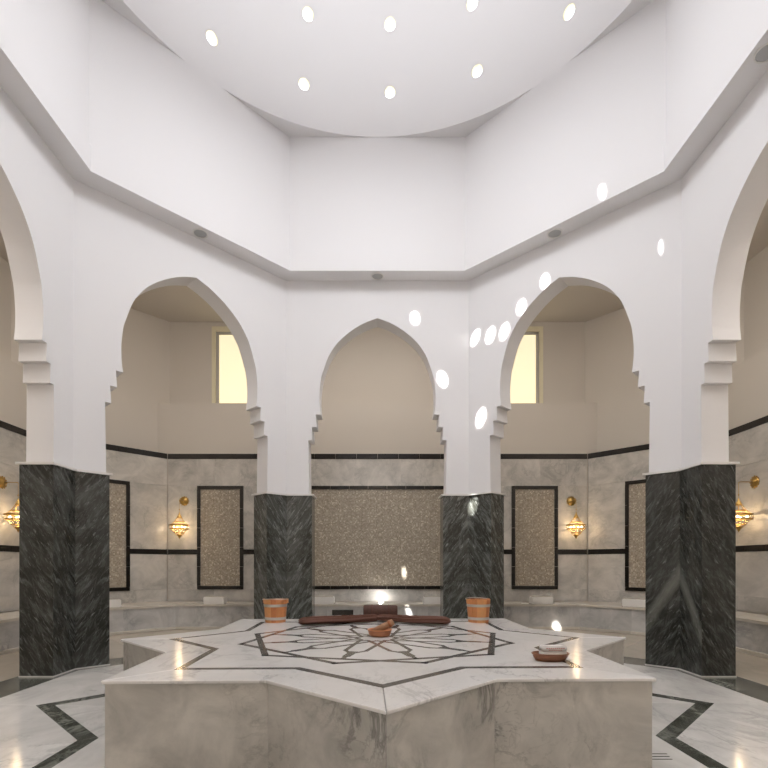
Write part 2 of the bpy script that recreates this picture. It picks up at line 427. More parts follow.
# mosaic panels ----------------------------------------------------------
def mosaic_panel(sd, u0, u1, z0, z1, t, label):
    fr = WALL[sd][1]; a, d, n, L = fr
    c = a+d*((u0+u1)/2); root = empty('mosaic_panel', (c.x, c.y, z0)); tag(root, label, 'wall panel', 'framed mosaic panels on the marble walls')
    def loc(vf): return ([(p[0]-c.x, p[1]-c.y, p[2]-z0) for p in vf[0]], vf[1])
    fw = .068; g = .003
    pobj('mosaic_field', loc(wbox(fr, u0+fw, u1-fw, -t-.012, -.001, z0+fw, z1-fw)), M['mosaic'], root)
    def tiles(a0, a1, fn, ln):
        m = max(1, round((a1-a0)/ln))
        for k in range(m): pobj('border_tile', loc(fn(a0+(a1-a0)*k/m+g, a0+(a1-a0)*(k+1)/m-g)), M['black'], root)
    tiles(u0, u1, lambda p, q: wbox(fr, p, q, -t-.03, -.001, z0, z0+fw), .40)
    tiles(u0, u1, lambda p, q: wbox(fr, p, q, -t-.03, -.001, z1-fw, z1), .40)
    tiles(z0+fw, z1-fw, lambda p, q: wbox(fr, u0, u0+fw, -t-.03, -.001, p, q), .43)
    tiles(z0+fw, z1-fw, lambda p, q: wbox(fr, u1-fw, u1, -t-.03, -.001, p, q), .43)
    return root
mosaic_panel('north', *NP[1], .72, 2.85, .02, 'wide mosaic panel behind the middle arch')
mosaic_panel('north', *NP[0], .72, 2.85, .02, 'tall dark-framed mosaic panel on the back wall, seen whole through the right arch')
mosaic_panel('north', *NP[2], .72, 2.85, .02, 'tall dark-framed mosaic panel on the back wall, seen whole through the left arch')
TC = .17
for sd, lab in (('northeast', 'half-hidden mosaic panel just left of the right-hand front pillar'), ('northwest', 'half-hidden mosaic panel just right of the left-hand front pillar')):
    Lq = WALL[sd][1][3]; uu = (Lq-1.50, Lq-.615) if sd == 'northwest' else (.615, 1.50)
    clad(sd, TC, None, rows_for(.72, 2.85), bands, -.12, Lq+.12, [(uu[0], uu[1], .72, 2.85)])
    mosaic_panel(sd, uu[0], uu[1], .72, 2.85, TC, lab)
for sd in ('east', 'west'):
    Lq = WALL[sd][1][3]
    clad(sd, .02, None, rows_for(.72, 2.85), bands, .20, Lq-.20, [])

# ambulatory ceiling & arcade -----------------------------------------------
OB = offset(OCT, .30)
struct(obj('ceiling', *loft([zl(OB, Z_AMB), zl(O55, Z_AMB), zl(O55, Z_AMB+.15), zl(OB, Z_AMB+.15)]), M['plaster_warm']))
prof = [(1.095, Z_CAP), (1.105, 3.22), (1.04, 3.22), (1.05, 3.43), (.975, 3.43), (.988, 3.63), (.908, 3.63)]
key = [(.908, 3.63), (.925, 3.78), (.927, 3.97), (.905, 4.18), (.873, 4.30), (.817, 4.47), (.757, 4.605), (.625, 4.79), (.43, 4.96), (.215, 5.09), (0, 5.172)]
def catmull(k, n):
    out = []
    for i in range(len(k)-1):
        p0 = k[max(i-1, 0)]; p1 = k[i]; p2 = k[i+1]; p3 = k[min(i+2, len(k)-1)]
        for j in range(n):
            t = j/n
            out.append(tuple(.5*((2*p1[c])+(-p0[c]+p2[c])*t+(2*p0[c]-5*p1[c]+4*p2[c]-p3[c])*t*t+(-p0[c]+3*p1[c]-3*p2[c]+p3[c])*t**3) for c in (0, 1)))
    return out+[k[-1]]
prof = prof[:-1]+catmull(key, 5)
for i, sd in enumerate(SIDE):
    j = (i+1) % 8
    a, b = Vector(OCT[i]), Vector(OCT[j]); d = (b-a).normalized(); n = Vector((d.y, -d.x)); mid = (a+b)/2; hl = (b-a).length/2
    a2, b2 = Vector(OB[i]), Vector(OB[j]); hl2 = (b2-a2).length/2
    v = []; f = []
    def P(u, z, back):
        q = mid+d*u+(n*.30 if back else n*0); v.append((q.x, q.y, z)); return len(v)-1
    for sg in (-1, 1):
        ks = 1.0 if i % 2 == 0 else (1.0 if (sd == 'northeast' and sg > 0) else 1.045)
        pr = [(w_*ks, z_ if i % 2 == 0 or z_ < 3 else 3.22+(z_-3.22)*1.02+.005) for w_, z_ in prof]
        for q in range(len(pr)-1):
            (w0, z0), (w1, z1) = pr[q], pr[q+1]
            F0, F1, B0, B1 = P(sg*w0, z0, 0), P(sg*w1, z1, 0), P(sg*w0, z0, 1), P(sg*w1, z1, 1)
            f.append((F0, F1, B1, B0))
            if z1 > z0+1e-6:
                f.append((P(sg*hl, z0, 0), F0, F1, P(sg*hl, z1, 0)))
                f.append((P(sg*hl2, z0, 1), B0, B1, P(sg*hl2, z1, 1)))
                f.append((P(sg*hl, z0, 0), P(sg*hl, z1, 0), P(sg*hl2, z1, 1), P(sg*hl2, z0, 1)))
        f.append((P(sg*hl, Z_CAP, 0), P(sg*pr[0][0], Z_CAP, 0), P(sg*pr[0][0], Z_CAP, 1), P(sg*hl2, Z_CAP, 1)))
    zt = pr[-1][1]
    f.append((P(-hl, zt, 0), P(hl, zt, 0), P(hl, Z_AMB+.1, 0), P(-hl, Z_AMB+.1, 0)))
    f.append((P(-hl2, zt, 1), P(hl2, zt, 1), P(hl2, Z_AMB+.1, 1), P(-hl2, Z_AMB+.1, 1)))
    f.append((P(-hl, Z_AMB+.1, 0), P(hl, Z_AMB+.1, 0), P(hl2, Z_AMB+.1, 1), P(-hl2, Z_AMB+.1, 1)))
    me = bpy.data.meshes.new('m'); me.from_pydata(v, [], f)
    bm = bmesh.new(); bm.from_mesh(me); bmesh.ops.remove_doubles(bm, verts=bm.verts[:], dist=1e-5)
    bmesh.ops.recalc_face_normals(bm, faces=bm.faces[:]); bm.to_mesh(me); bm.free(); me.materials.append(M['plaster'])
    o = bpy.data.objects.new('wall_arcade_'+sd, me); me.name = o.name; col.objects.link(o); struct(o, 'white plaster hall wall with a pointed, stepped arch opening', 'wall')

# drum, ring and dome
OI, OJ, OD = offset(OCT, -.27), offset(OCT, -.24), offset(OCT, .42)
struct(obj('wall_drum', *loft([zl(offset(OCT, .0), Z_SOFF), zl(OI, Z_SOFF), zl(OI, Z_FASC), zl(OJ, Z_FASC), zl(OJ, Z_SPRING), zl(OCT, Z_SPRING)]), M['plaster']),
       'white octagonal drum wall above the arches', 'wall')
RD = 3.33
def circ(r, z, n=160): return [(r*math.cos(2*math.pi*i/n), CY+r*math.sin(2*math.pi*i/n), z) for i in range(n)]
struct(obj('ceiling_ring', *loft([circ(RD, Z_SPRING), circ(4.3, Z_SPRING), circ(4.3, Z_SPRING+.08), circ(RD, Z_SPRING+.08)]), M['plaster']))
ZD = Z_SPRING+.08
DC = Vector((0, CY, ZD))
def hit_dome(p, d_):
    m = p-DC; bq = m.dot(d_); q = m.length_squared-RD*RD
    return p+d_*(-bq+math.sqrt(max(bq*bq-q, 0)))
cam0 = Vector((0, 0, EYE))
seen = [(390, 92), (304, 84), (477, 71), (390, 24), (308, 14), (472, 3), (569, 12), (212, 38)]
HOLES = []
for px, py in seen:
    r = Vector(((px-377.5)/500, 1, (564-py)/500)).normalized(); HOLES.append(hit_dome(cam0, r))
for az, el in ((-63, 11), (70, 11), (-63, 25), (70, 25), (48, 11), (-41, 11)):
    p = DC+Vector((math.sin(R(az))*math.cos(R(el)), math.cos(R(az))*math.cos(R(el)), math.sin(R(el))))*RD
    q = p-cam0
    if all((p-h_).length > .5 for h_ in HOLES): HOLES.append(p)
NV = len(HOLES)
spots = [(.59, 8, 3.92), (1.02, 8, 2.96), (1.6, 7.857, 2.29), (1.89, 7.57, 3.48), (2.085, 7.375, 3.74), (2.34, 7.12, 3.97), (1.72, 7.74, 3.5),
         (2.78, 6.32, 4.6), (3.37, 6.09, 3.79), (1.50, 7.95, .9), (.56, 10.33, -.19), (1.53, 7.93, 3.55), (3.0, 6.46, 4.05)]
spots = spots[:-1]+[(.60, 9.5, -.90), (3.36, 9.5, -1.20)]
for q in spots:
    p = hit_dome(Vector(q)+Vector((.03, 0, EYE-.035)), SUN); HOLES.append(p)
HR = .088
# keep holes apart
HH = []
for i, p in enumerate(HOLES):
    if all((p-q).length > .235 for q in HH): HH.append(p)
    else: print('hole dropped', i, p)
HOLES = HH
nu_, nv_ = 144, 44
v = []; f = []
for s_, rr in ((0, RD), (1, RD+.10)):
    for j in range(nv_):
        el = math.pi/2*j/nv_
        for i in range(nu_):
            az = 2*math.pi*i/nu_; v.append((rr*math.cos(el)*math.cos(az), rr*math.cos(el)*math.sin(az), rr*math.sin(el)))
    v.append((0, 0, rr))
N1 = nu_*nv_+1
for s_ in (0, 1):
    o_ = s_*N1
    for j in range(nv_-1):
        for i in range(nu_): f.append((o_+j*nu_+i, o_+j*nu_+(i+1) % nu_, o_+(j+1)*nu_+(i+1) % nu_, o_+(j+1)*nu_+i))
    for i in range(nu_): f.append((o_+(nv_-1)*nu_+i, o_+(nv_-1)*nu_+(i+1) % nu_, o_+N1-1))
for i in range(nu_): f.append((i, (i+1) % nu_, N1+(i+1) % nu_, N1+i))
dome = obj('ceiling_dome', v, f, M['plaster']); dome.location = DC
cut = Acc()
for p in HOLES:
    nrm = (p-DC).normalized(); rot = nrm.to_track_quat('Z', 'Y').to_matrix()
    cv, cf = lathe([(HR, -.25), (HR, .35)], 28)
    cut.add([tuple(rot @ Vector(q)+(p-DC)) for q in cv], cf)
cutter = cut.build('cutter', M['plaster']); cutter.location = DC
md = dome.modifiers.new('b', 'BOOLEAN'); md.object = cutter; md.solver = 'EXACT'
bpy.context.view_layer.update()
me = bpy.data.meshes.new_from_object(dome.evaluated_get(bpy.context.evaluated_depsgraph_get()))
dome.modifiers.clear(); dome.data = me; bpy.data.objects.remove(cutter)
me.shade_smooth()
nl = [None]*len(me.loops)
for pl in me.polygons:
    c = pl.center.normalized(); dt = c.dot(pl.normal)
    for li in pl.loop_indices:
        if abs(dt) > .95:
            q = me.vertices[me.loops[li].vertex_index].co.normalized(); nl[li] = tuple(q if dt > 0 else -q)
        else: nl[li] = tuple(pl.normal)
me.normals_split_custom_set(nl)
struct(dome, 'white plaster dome pierced by round skylights', 'ceiling')

for k, p in enumerate(HOLES):
    nrm = (p-DC).normalized(); mw = Matrix.Translation(p) @ nrm.to_track_quat('Z', 'Y').to_matrix().to_4x4()
    vv, ff = loft([[(r_*math.cos(2*math.pi*i/28), r_*math.sin(2*math.pi*i/28), z_) for i in range(28)] for r_, z_ in ((HR-.006, .0), (HR-.001, .0), (HR-.001, .115), (HR-.006, .115))])
    wo = obj('window_%d' % (k+3), vv, ff, M['frame'], smooth=False); wo.matrix_world = mw
    struct(wo, 'small round skylight in the white dome', 'window'); wo['group'] = 'round skylights in the dome'
    vv, ff = lathe([(HR-.006, .085), (HR-.006, .09)], 28)
    obj('pane', vv, ff, M['glass'], wo)

# ------------------------------------------------------------------ green marble pillars
ja, jd = 1.045, 1.115       # half openings of straight and diagonal sides between pillars
F = offset(OCT, -.03); Bk = offset(OCT, .34)
plab = {3: 'tall green marble pillar in front on the right, with pale Λ-shaped veining', 4: 'green marble pillar at the right of the middle arch, behind a wooden bucket',
        5: 'green marble pillar at the left of the middle arch, behind a wooden bucket', 6: 'tall dark green marble pillar in front on the left, with V-shaped veining'}
plab = {3: 'large dark green marble pillar with pale inverted V veining, right of the star platform',
        4: 'smaller green marble pillar right of the middle arch, behind a wooden bucket',
        5: 'smaller green marble pillar left of the middle arch, behind a wooden bucket',
        6: 'large dark green marble pillar with V veining, left of the star platform'}
for i in range(8):
    V = Vector(OCT[i]); pts_f = []; 
    def edge(to, o_):         # point on face towards neighbour `to`, at offset line o_
        a_, b_ = Vector(OCT[i]), Vector(OCT[to]); d = (b_-a_); hl = d.length/2; d.normalize()
        straight = abs(d.x) < .01 or abs(d.y) < .01
        mid = (a_+b_)/2; q = mid-d*(ja if straight else (jd-.05 if (i, to) == (4, 3) else jd))
        pf = (Vector(F[i]), Vector(F[to])) if o_ == 'F' else (Vector(Bk[i]), Vector(Bk[to]))
        dd = (pf[1]-pf[0]).normalized(); t = (q-pf[0]).dot(dd); return pf[0]+dd*t
    nx, pv = (i+1) % 8, (i-1) % 8
    poly = [edge(pv, 'F'), Vector(F[i]), edge(nx, 'F'), edge(nx, 'B'), Vector(Bk[i]), edge(pv, 'B')]
    # make it counter-clockwise
    poly = [(p.x, p.y) for p in poly]
    ar = sum(poly[k][0]*poly[(k+1) % 6][1]-poly[(k+1) % 6][0]*poly[k][1] for k in range(6))
    if ar < 0: poly = poly[::-1]
    inn = offset(poly, -.03)
    up = 1 if i in (6, 5) else -1
    mt = green_marble('green_marble_%d' % i, up, i*1.7, 1.7 if i in (4, 5) else (.95 if i == 3 else 1.15), {3: (1.25, 1.7, .16, .75), 6: (2.45, -1.7, .28, .5)}.get(i))
    mt2 = green_marble('green_marble_side_%d' % i, up, i*1.7, 1.7 if i in (4, 5) else (.95 if i == 3 else 1.15))
    if i in plab:
        root = empty('marble_pillar', (V.x, V.y, 0)); tag(root, plab[i], 'pillar', 'green marble pillars under the arches')
        for k in range(6):
            p, q = Vector(poly[k]), Vector(poly[(k+1) % 6])
            fi, bi = Vector(F[i]), Vector(Bk[i])
            # local frame: x away from the corner
            if (p-fi).length < .01 or (p-bi).length < .01: o_, t_ = p, q
            elif (q-fi).length < .01 or (q-bi).length < .01: o_, t_ = q, p
            else: o_, t_ = (p, q) if (p-fi).length < (q-fi).length else (q, p)
            dx = (t_-o_).normalized(); mw = Matrix(((dx.x, -dx.y, 0, o_.x), (dx.y, dx.x, 0, o_.y), (0, 0, 1, 0), (0, 0, 0, 1)))
            vv, ff = prism([poly[k], poly[(k+1) % 6], inn[(k+1) % 6], inn[k]], .016, Z_CAP-.026)
            so = obj('marble_slab', vv, ff, mt if min((p-fi).length, (q-fi).length) < .01 else mt2, mat_world=mw)
            so.parent = root; so.matrix_parent_inverse = Matrix.Translation((-V.x, -V.y, 0))
        lo = [(p[0]-V.x, p[1]-V.y) for p in poly]
        obj('capital_slab', *prism(offset(lo, .028), Z_CAP-.026, Z_CAP), M['white_stone'], root)
        obj('base_strip', *prism(offset(lo, .006), .001, .016), M['white_stone'], root)
    else:
        struct(obj('wall_pillar_%d' % i, *prism(poly, .001, Z_CAP), M['green_floor']))

# ------------------------------------------------------------------ stone bench
bench = empty('stone_bench', (0, CY, 0)); tag(bench, 'continuous pale marble bench running along the foot of the outer walls', 'bench')
BO = offset(OUT, -.125)
def bl(p): return (p[0], p[1]-CY)
BFo, BFi, BT = offset(BF, -.02), offset(BF, .03), offset(BF, -.055)
for k in range(2, 7):
    j = (k+1) % 8
    nsl = 8 if k == 4 else (2 if k in (3, 5) else 8)
    for t in range(nsl):
        t0, t1 = t/nsl, (t+1)/nsl
        q = [lerp(BFo[k], BFo[j], t0), lerp(BFo[k], BFo[j], t1), lerp(BO[k], BO[j], t1), lerp(BO[k], BO[j], t0)]
        q = [bl(p) for p in q]; pobj('top_slab', prism(offset(q, -.001), .435, ZB), M['bench_top'], bench)
        q = [bl(lerp(BF[k], BF[j], t0)), bl(lerp(BF[k], BF[j], t1)), bl(lerp(BFi[k], BFi[j], t1)), bl(lerp(BFi[k], BFi[j], t0))]
        q = q[::-1] if False else q
        pobj('face_slab', prism(offset(q, -.001), .005, .434), M['bench_marble'], bench)
        q = [bl(lerp(BT[k], BT[j], t0)), bl(lerp(BT[k], BT[j], t1)), bl(lerp(BF[k], BF[j], t1)), bl(lerp(BF[k], BF[j], t0))]
        pobj('toe_slab', prism(offset(q, -.001), .004, .05), M['bench_top'], bench)
# vent on the bench front
vt = Acc(); vx0, vx1, vy = -.86, -.46, 5.08-.02
vt.add(*box(vx0, vx1, vy, vy+.019, .27, .37))
vto = vt.build('vent', M['black'], bench)
for k in range(4): pobj('louvre', box(vx0+.01, vx1-.01, vy-.008, vy+.004, .285+k*.022, .293+k*.022), M['inlay'], vto)

def stone_block(x, y, rz, label):
    root = empty('stone_block', (x, y, ZB), rz); tag(root, label, 'stone block', 'low stone blocks on the bench')
    bm = bmesh.new(); bmesh.ops.create_cube(bm, size=1)
    for q in bm.verts: q.co.x *= .39; q.co.y *= .26; q.co.z = (q.co.z+.5)*.135
    bmesh.ops.bevel(bm, geom=bm.edges[:], offset=.012, segments=2, affect='EDGES')
    me = bpy.data.meshes.new('body'); bm.to_mesh(me); bm.free(); me.materials.append(M['white_stone'])
    o = bpy.data.objects.new('body', me); col.objects.link(o); o.parent = root
    obj('top_rim', *box(-.175, .175, -.11, .11, .1355, .147), M['bench_top'], root)
    return root
YB = 9.66
stone_block(-1.03, YB, 0, 'low white stone block on the bench, left half of the middle arch')
stone_block(1.08, YB, 0, 'low white stone block on the bench, right half of the middle arch')
stone_block(-3.13, YB, 0, 'low white stone block on the bench below the left tall mosaic panel')
stone_block(3.16, YB, 0, 'low white stone block below the right tall mosaic panel, beside a small dish')
stone_block(4.64, 8.98, R(-45), 'low white stone block on the bench beside the large right pillar')
stone_block(-4.78, 8.84, R(45), 'low white stone block on the bench beside the large left pillar')
dsh = obj('dish', *lathe([(.01, .004), (.05, .0), (.075, .014), (.07, .016), (.045, .006), (.01, .006)], 24), M['white_stone'], smooth=True)
dsh.location = (2.82, 9.56, ZB); tag(dsh, 'small flat pale dish on the bench beside a stone block', 'dish')

root = empty('glint_glow', (.06, 10.12, ZB)); tag(root, 'small added glow in place of a bright sun glint, on the bench behind the bolster', 'light')  # rim, disc and point light added to stand in for a sun glint
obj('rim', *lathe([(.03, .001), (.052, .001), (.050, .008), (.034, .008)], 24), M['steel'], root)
obj('lens', *lathe([(.002, .006), (.033, .006), (.033, .010), (.002, .014)], 24), plain('glint_core', (1, 1, 1), .4, emit=(1, .98, .95), es=30), root)  # glowing disc added as the bright core of the glint
lp = lamp('glint_halo', 'POINT', (0, .02, .06), 4, (1, .98, .95), shadow_soft_size=.02); lp.parent = root  # point light added to spread the glint's halo on the wall

# ------------------------------------------------------------------ star platform
plat = empty('star_platform', (-.01, CY, 0), RS); tag(plat, 'large eight-pointed star platform of veined marble with inlaid white top', 'platform')
PT = .584
S0 = star(1.535, ax=.98); S1 = star(1.565, ax=.98); ST = star(1.583, ax=.98)
obj('core', *prism(S0, 0.001, PT-.022), M['grout'], plat)
for k in range(16):
    j = (k+1) % 16
    pobj('side_slab', prism(offset([S0[k], S1[k], S1[j], S0[j]], -.0008), .001, PT-.022), M['side_marble'], plat)
a_in = 1.285
SA, SB = star(a_in, ax=.972), star(a_in-.055, ax=.972)
for k in range(0, 16, 2):
    q = [ST[k], ST[(k+1) % 16], ST[(k+2) % 16], SA[(k+2) % 16], SA[(k+1) % 16], SA[k]]
    vv, ff = prism(offset(q, -.0012), PT-.02, PT)
    o = pobj('edge_slab', (vv, ff), M['top_marble'], plat)
    bv = o.modifiers.new('bevel', 'BEVEL'); bv.width = .006; bv.segments = 2; bv.limit_method = 'ANGLE'; bv.angle_limit = R(60)
    q = [SA[k], SA[(k+1) % 16], SA[(k+2) % 16], SB[(k+2) % 16], SB[(k+1) % 16], SB[k]]
    pobj('inlay_band', prism(q, PT-.02, PT-.0004), M['inlay'], plat)
obj('centre_slab', *prism(SB, PT-.02, PT), M['top_marble'], plat)
# rosette
def strip(p, q, w_, name='inlay_strip', dz=0):
    p, q = Vector(p), Vector(q); d = (q-p).normalized(); n = Vector((-d.y, d.x))*w_/2; d = d*w_*.45
    pts = [p-d+n*.0-n, q+d-n, q+d+n, p-d+n]
    pobj(name, prism([(x.x, x.y) for x in pts], PT-.001, PT+.0008+dz), M['inlay'], plat)
def pol(r, t): return (r*1.57*math.cos(R(t)), r*1.57*math.sin(R(t)))
for k in range(6):
    strip(pol(.733, 15+60*k), pol(.733, 75+60*k), .050, dz=.0001)
    strip(pol(.733, -15+60*k), pol(.733, 45+60*k), .050, dz=.0002)
for k in range(12):
    t = 30*k-90
    X = pol(.245, t)
    for sg in (-1, 1):
        K = pol(.42, t+8*sg); N = pol(.50, t+15*sg)
        strip(pol(.10, t-30*sg*.9), K, .034, dz=.0003 if sg > 0 else .0004)
        strip(K, N, .030, dz=.0005)
    strip(pol(.46, t+15), pol(.56, t+15), .06, dz=.0006)
    strip(pol(.56, t+15), pol(.632, t+15), .034, dz=.0001)

# ------------------------------------------------------------------ things on the platform
def copy_tree(o, parent=None):
    c = o.copy(); col.objects.link(c)
    if parent: c.parent = parent
    for ch in list(o.children): copy_tree(ch, c)
    return c
bk = empty('wooden_bucket', (-1.155, 5.66, PT+.001))
tag(bk, 'orange wooden bucket with two metal hoops, on the left back of the star platform', 'bucket', 'wooden buckets on the platform')
def stave(k, n=14):
    a0, a1 = 2*math.pi*k/n+.012, 2*math.pi*(k+1)/n-.012; v = []
    for z, r in ((.0, .112), (.255, .134)):
        for r_ in (r, r-.014):
            for a in (a0, (a0+a1)/2, a1):
                v.append((r_*math.cos(a), r_*math.sin(a), z))
    f = [(0, 1, 7, 6), (1, 2, 8, 7), (3, 9, 10, 4), (4, 10, 11, 5), (0, 6, 9, 3), (2, 5, 11, 8), (6, 7, 10, 9), (7, 8, 11, 10), (0, 3, 4, 1), (1, 4, 5, 2)]
    return v, f
for k in range(14): obj('stave', *stave(k), M['woods'][(k*3+k//3) % 4], bk)
obj('inner_wall', *lathe([(.100, .012), (.119, .247), (.117, .247), (.098, .02), (.0005, .02), (.0005, .012)], 28), M['woods'][1], bk)
for z in (.03, .175):
    r0 = .112+.022*z/.27; r1 = .112+.022*(z+.03)/.27
    obj('hoop', *loft([[((r_)*math.cos(2*math.pi*i/32), r_*math.sin(2*math.pi*i/32), z_) for i in range(32)] for r_, z_ in ((r0-.001, z), (r0+.003, z), (r1+.003, z+.03), (r1-.001, z+.03))]), M['steel'], bk, smooth=False)
for sg in (-1, 1):
    obj('ear', *box(sg*.128-.006*sg-.004, sg*.128+.012*sg+.004, -.022, .022, .215, .262), M['woods'][2], bk)
pth = [(.139*math.cos(t_), -.139*abs(math.sin(t_))*.35-.02 if False else -.02-.11*math.sin(t_), .25-.02*math.sin(t_)) for t_ in [math.pi*i/16 for i in range(17)]]
obj('handle', *tube([(.142*math.cos(t_), -.135*math.sin(t_)-.006, .255+.012*math.sin(t_)) for t_ in [math.pi*i/20 for i in range(21)]], .0035, 6), M['steel'], bk, smooth=True)
b2 = copy_tree(bk); b2.location = (1.142, 5.66, PT+.001); b2.rotation_euler = (0, 0, R(200))
b2['label'] = 'orange wooden bucket with two metal hoops, on the right back of the star platform'

def cloth_bundle(name, path, rw, rh, n=22, seed=0):
    """a folded cloth roll: flattened tube with creases running along it"""
    rnd = random.Random(seed); v = []; f = []; P = [Vector(p) for p in path]; m = len(P)
    ph = [rnd.uniform(0, 6.28) for _ in range(6)]
    for j, p in enumerate(P):
        t = (P[min(j+1, m-1)]-P[max(j-1, 0)]).normalized(); a = t.cross(Vector((0, 0, 1))).normalized()
        s_ = j/(m-1); env = min(1, .80+3.5*min(s_, 1-s_)) if 0 < j < m-1 else .62
        for i in range(n):
            th = 2*math.pi*i/n
            k = 1+.13*math.sin(3*th+ph[0]+2*s_)+.17*math.sin(6*th+ph[1]-3*s_)+.04*math.sin(9*s_+ph[2]+th)
            x = math.cos(th)*rw*k*env; z = math.sin(th)*rh*k*env
            v.append(tuple(p+a*x+Vector((0, 0, max(z+rh, .0015)))))
    for j in range(m-1):
        for i in range(n): f.append((j*n+i, j*n+(i+1) % n, (j+1)*n+(i+1) % n, (j+1)*n+i))
    f.append(tuple(range(n-1, -1, -1))); f.append(tuple((m-1)*n+i for i in range(n)))
    return v, f
root = empty('rolled_cloth', (0, 0, PT+.002))
tag(root, 'long brown rolled cloth lying across the back of the platform, bent in the middle', 'cloth')
for (x0, y0), (x1, y1), sd_ in (((-.83, 5.33), (.0, 5.72), 3), ((.0, 5.72), (.77, 5.36), 8)):
    path = [(x0+(x1-x0)*s_, y0+(y1-y0)*s_, .004*math.sin(9*s_)+.003) for s_ in [i/26 for i in range(27)]]
    obj('cloth_roll', *cloth_bundle('c', path, .082, .037, seed=sd_), M['brown_cloth'], root, smooth=True)
    for q, off in enumerate((-.035, .0, .04)):
        pp = [(x, y+off, .074-.012*abs(off)/.04+.003*math.sin(7*i*.3+q)) for i, (x, y, z) in enumerate(path[2:-2])]
        obj('fold', *tube(pp, [.006+.006*math.sin(math.pi*i/(len(pp)-1)) for i in range(len(pp))], 7), M['brown_cloth'], root, smooth=True)
# bolster behind
root = empty('bolster', (.035, 6.0, PT+.006)); tag(root, 'short dark brown rolled bolster standing behind the long cloths', 'bolster')
v = []; f = []; n = 28; xs = [-.205, -.203, -.19, -.12, 0, .12, .19, .203, .205]; rs = [.04, .068, .078, .08, .081, .08, .078, .068, .04]
for x, r_ in zip(xs, rs):
    for i in range(n):
        th = 2*math.pi*i/n; v.append((x, r_*math.cos(th)*.95, .081+r_*math.sin(th)*.98))
for j in range(len(xs)-1):
    for i in range(n): f.append((j*n+i, j*n+(i+1) % n, (j+1)*n+(i+1) % n, (j+1)*n+i))
f += [tuple(range(n-1, -1, -1)), tuple((len(xs)-1)*n+i for i in range(n))]
obj('roll', v, f, M['roll_cloth'], root, smooth=True)
for x in (-.1, .1): 
    vv, ff = torus(.081, .006, n=28, m=6)
    obj('tie', [(x+p[2], p[0]*.95, p[1]*.98+.081) for p in vv], ff, M['brown_cloth'], root, smooth=True)
# bowl with a rolled mitt
root = empty('copper_bowl', (.02, 4.55, PT)); tag(root, 'small round reddish brown bowl on the inlaid star, a cloth roll leaning in it', 'bowl')
obj('bowl_body', *lathe([(.075, .0), (.09, .004), (.102, .03), (.108, .058), (.111, .060), (.104, .060), (.095, .034), (.08, .012), (.004, .010)], 36), M['copper'], root, smooth=True)
obj('rim', *torus(.108, .0045, (0, 0, .060), 40, 8), M['woods'][0], root, smooth=True)
root = empty('rolled_mitt', (.055, 4.55, PT)); tag(root, 'tan rolled cloth leaning out of the small brown bowl', 'cloth')
obj('roll', *tube([(-.085, 0, .042), (-.08, 0, .045), (.0, .0, .085), (.085, .0, .128), (.09, 0, .131)], [.02, .03, .031, .03, .02], 18), M['tan_cloth'], root, smooth=True)
obj('band', *tube([(.045, 0, .1065), (.068, 0, .1185)], [.0335, .0335], 18), M['copper'], root, smooth=True)
# soap dish and towel
root = empty('oval_tray', (1.175, 3.40, PT)); tag(root, 'oval dark wooden tray holding a folded white cloth, right front of the platform', 'tray')
vv, ff = lathe([(.085, .0), (.10, .003), (.115, .03), (.124, .048), (.127, .050), (.121, .050), (.108, .028), (.09, .010), (.004, .010)], 40)
obj('tray_body', [(x, y*.66, z) for x, y, z in vv], ff, M['soap_wood'], root, smooth=True)
vv, ff = torus(.124, .004, (0, 0, .050), 40, 8); obj('rim', [(x, y*.66, z) for x, y, z in vv], ff, M['soap_wood'], root, smooth=True)
root = empty('folded_cloth', (1.192, 3.40, PT+.030), R(4)); tag(root, 'folded white cloth with pink print lying in the oval tray', 'cloth')
for k in range(2):
    bm = bmesh.new(); bmesh.ops.create_cube(bm, size=1)
    z0, z1 = k*.036, k*.036+.035
    for q in bm.verts: q.co.x *= .166-.004*k; q.co.y *= .084; q.co.z = z0+(q.co.z+.5)*(z1-z0)
    bmesh.ops.bevel(bm, geom=bm.edges[:], offset=.007, segments=3, affect='EDGES')
    me = bpy.data.meshes.new('layer'); bm.to_mesh(me); bm.free(); me.shade_smooth(); me.materials.append(M['white_cloth'])
    o = bpy.data.objects.new('layer', me); col.objects.link(o); o.parent = root
pr = Acc()
for k in range(9):
    pr.add(*box(-.062+k*.0145, -.062+k*.0145+.009, -.0435, -.0415, .055, .062))
for k in range(6): pr.add(*box(-.045+k*.016, -.045+k*.016+.011, -.0435, -.0415, .044, .049))
o = pr.build('print', M['pink'], root)

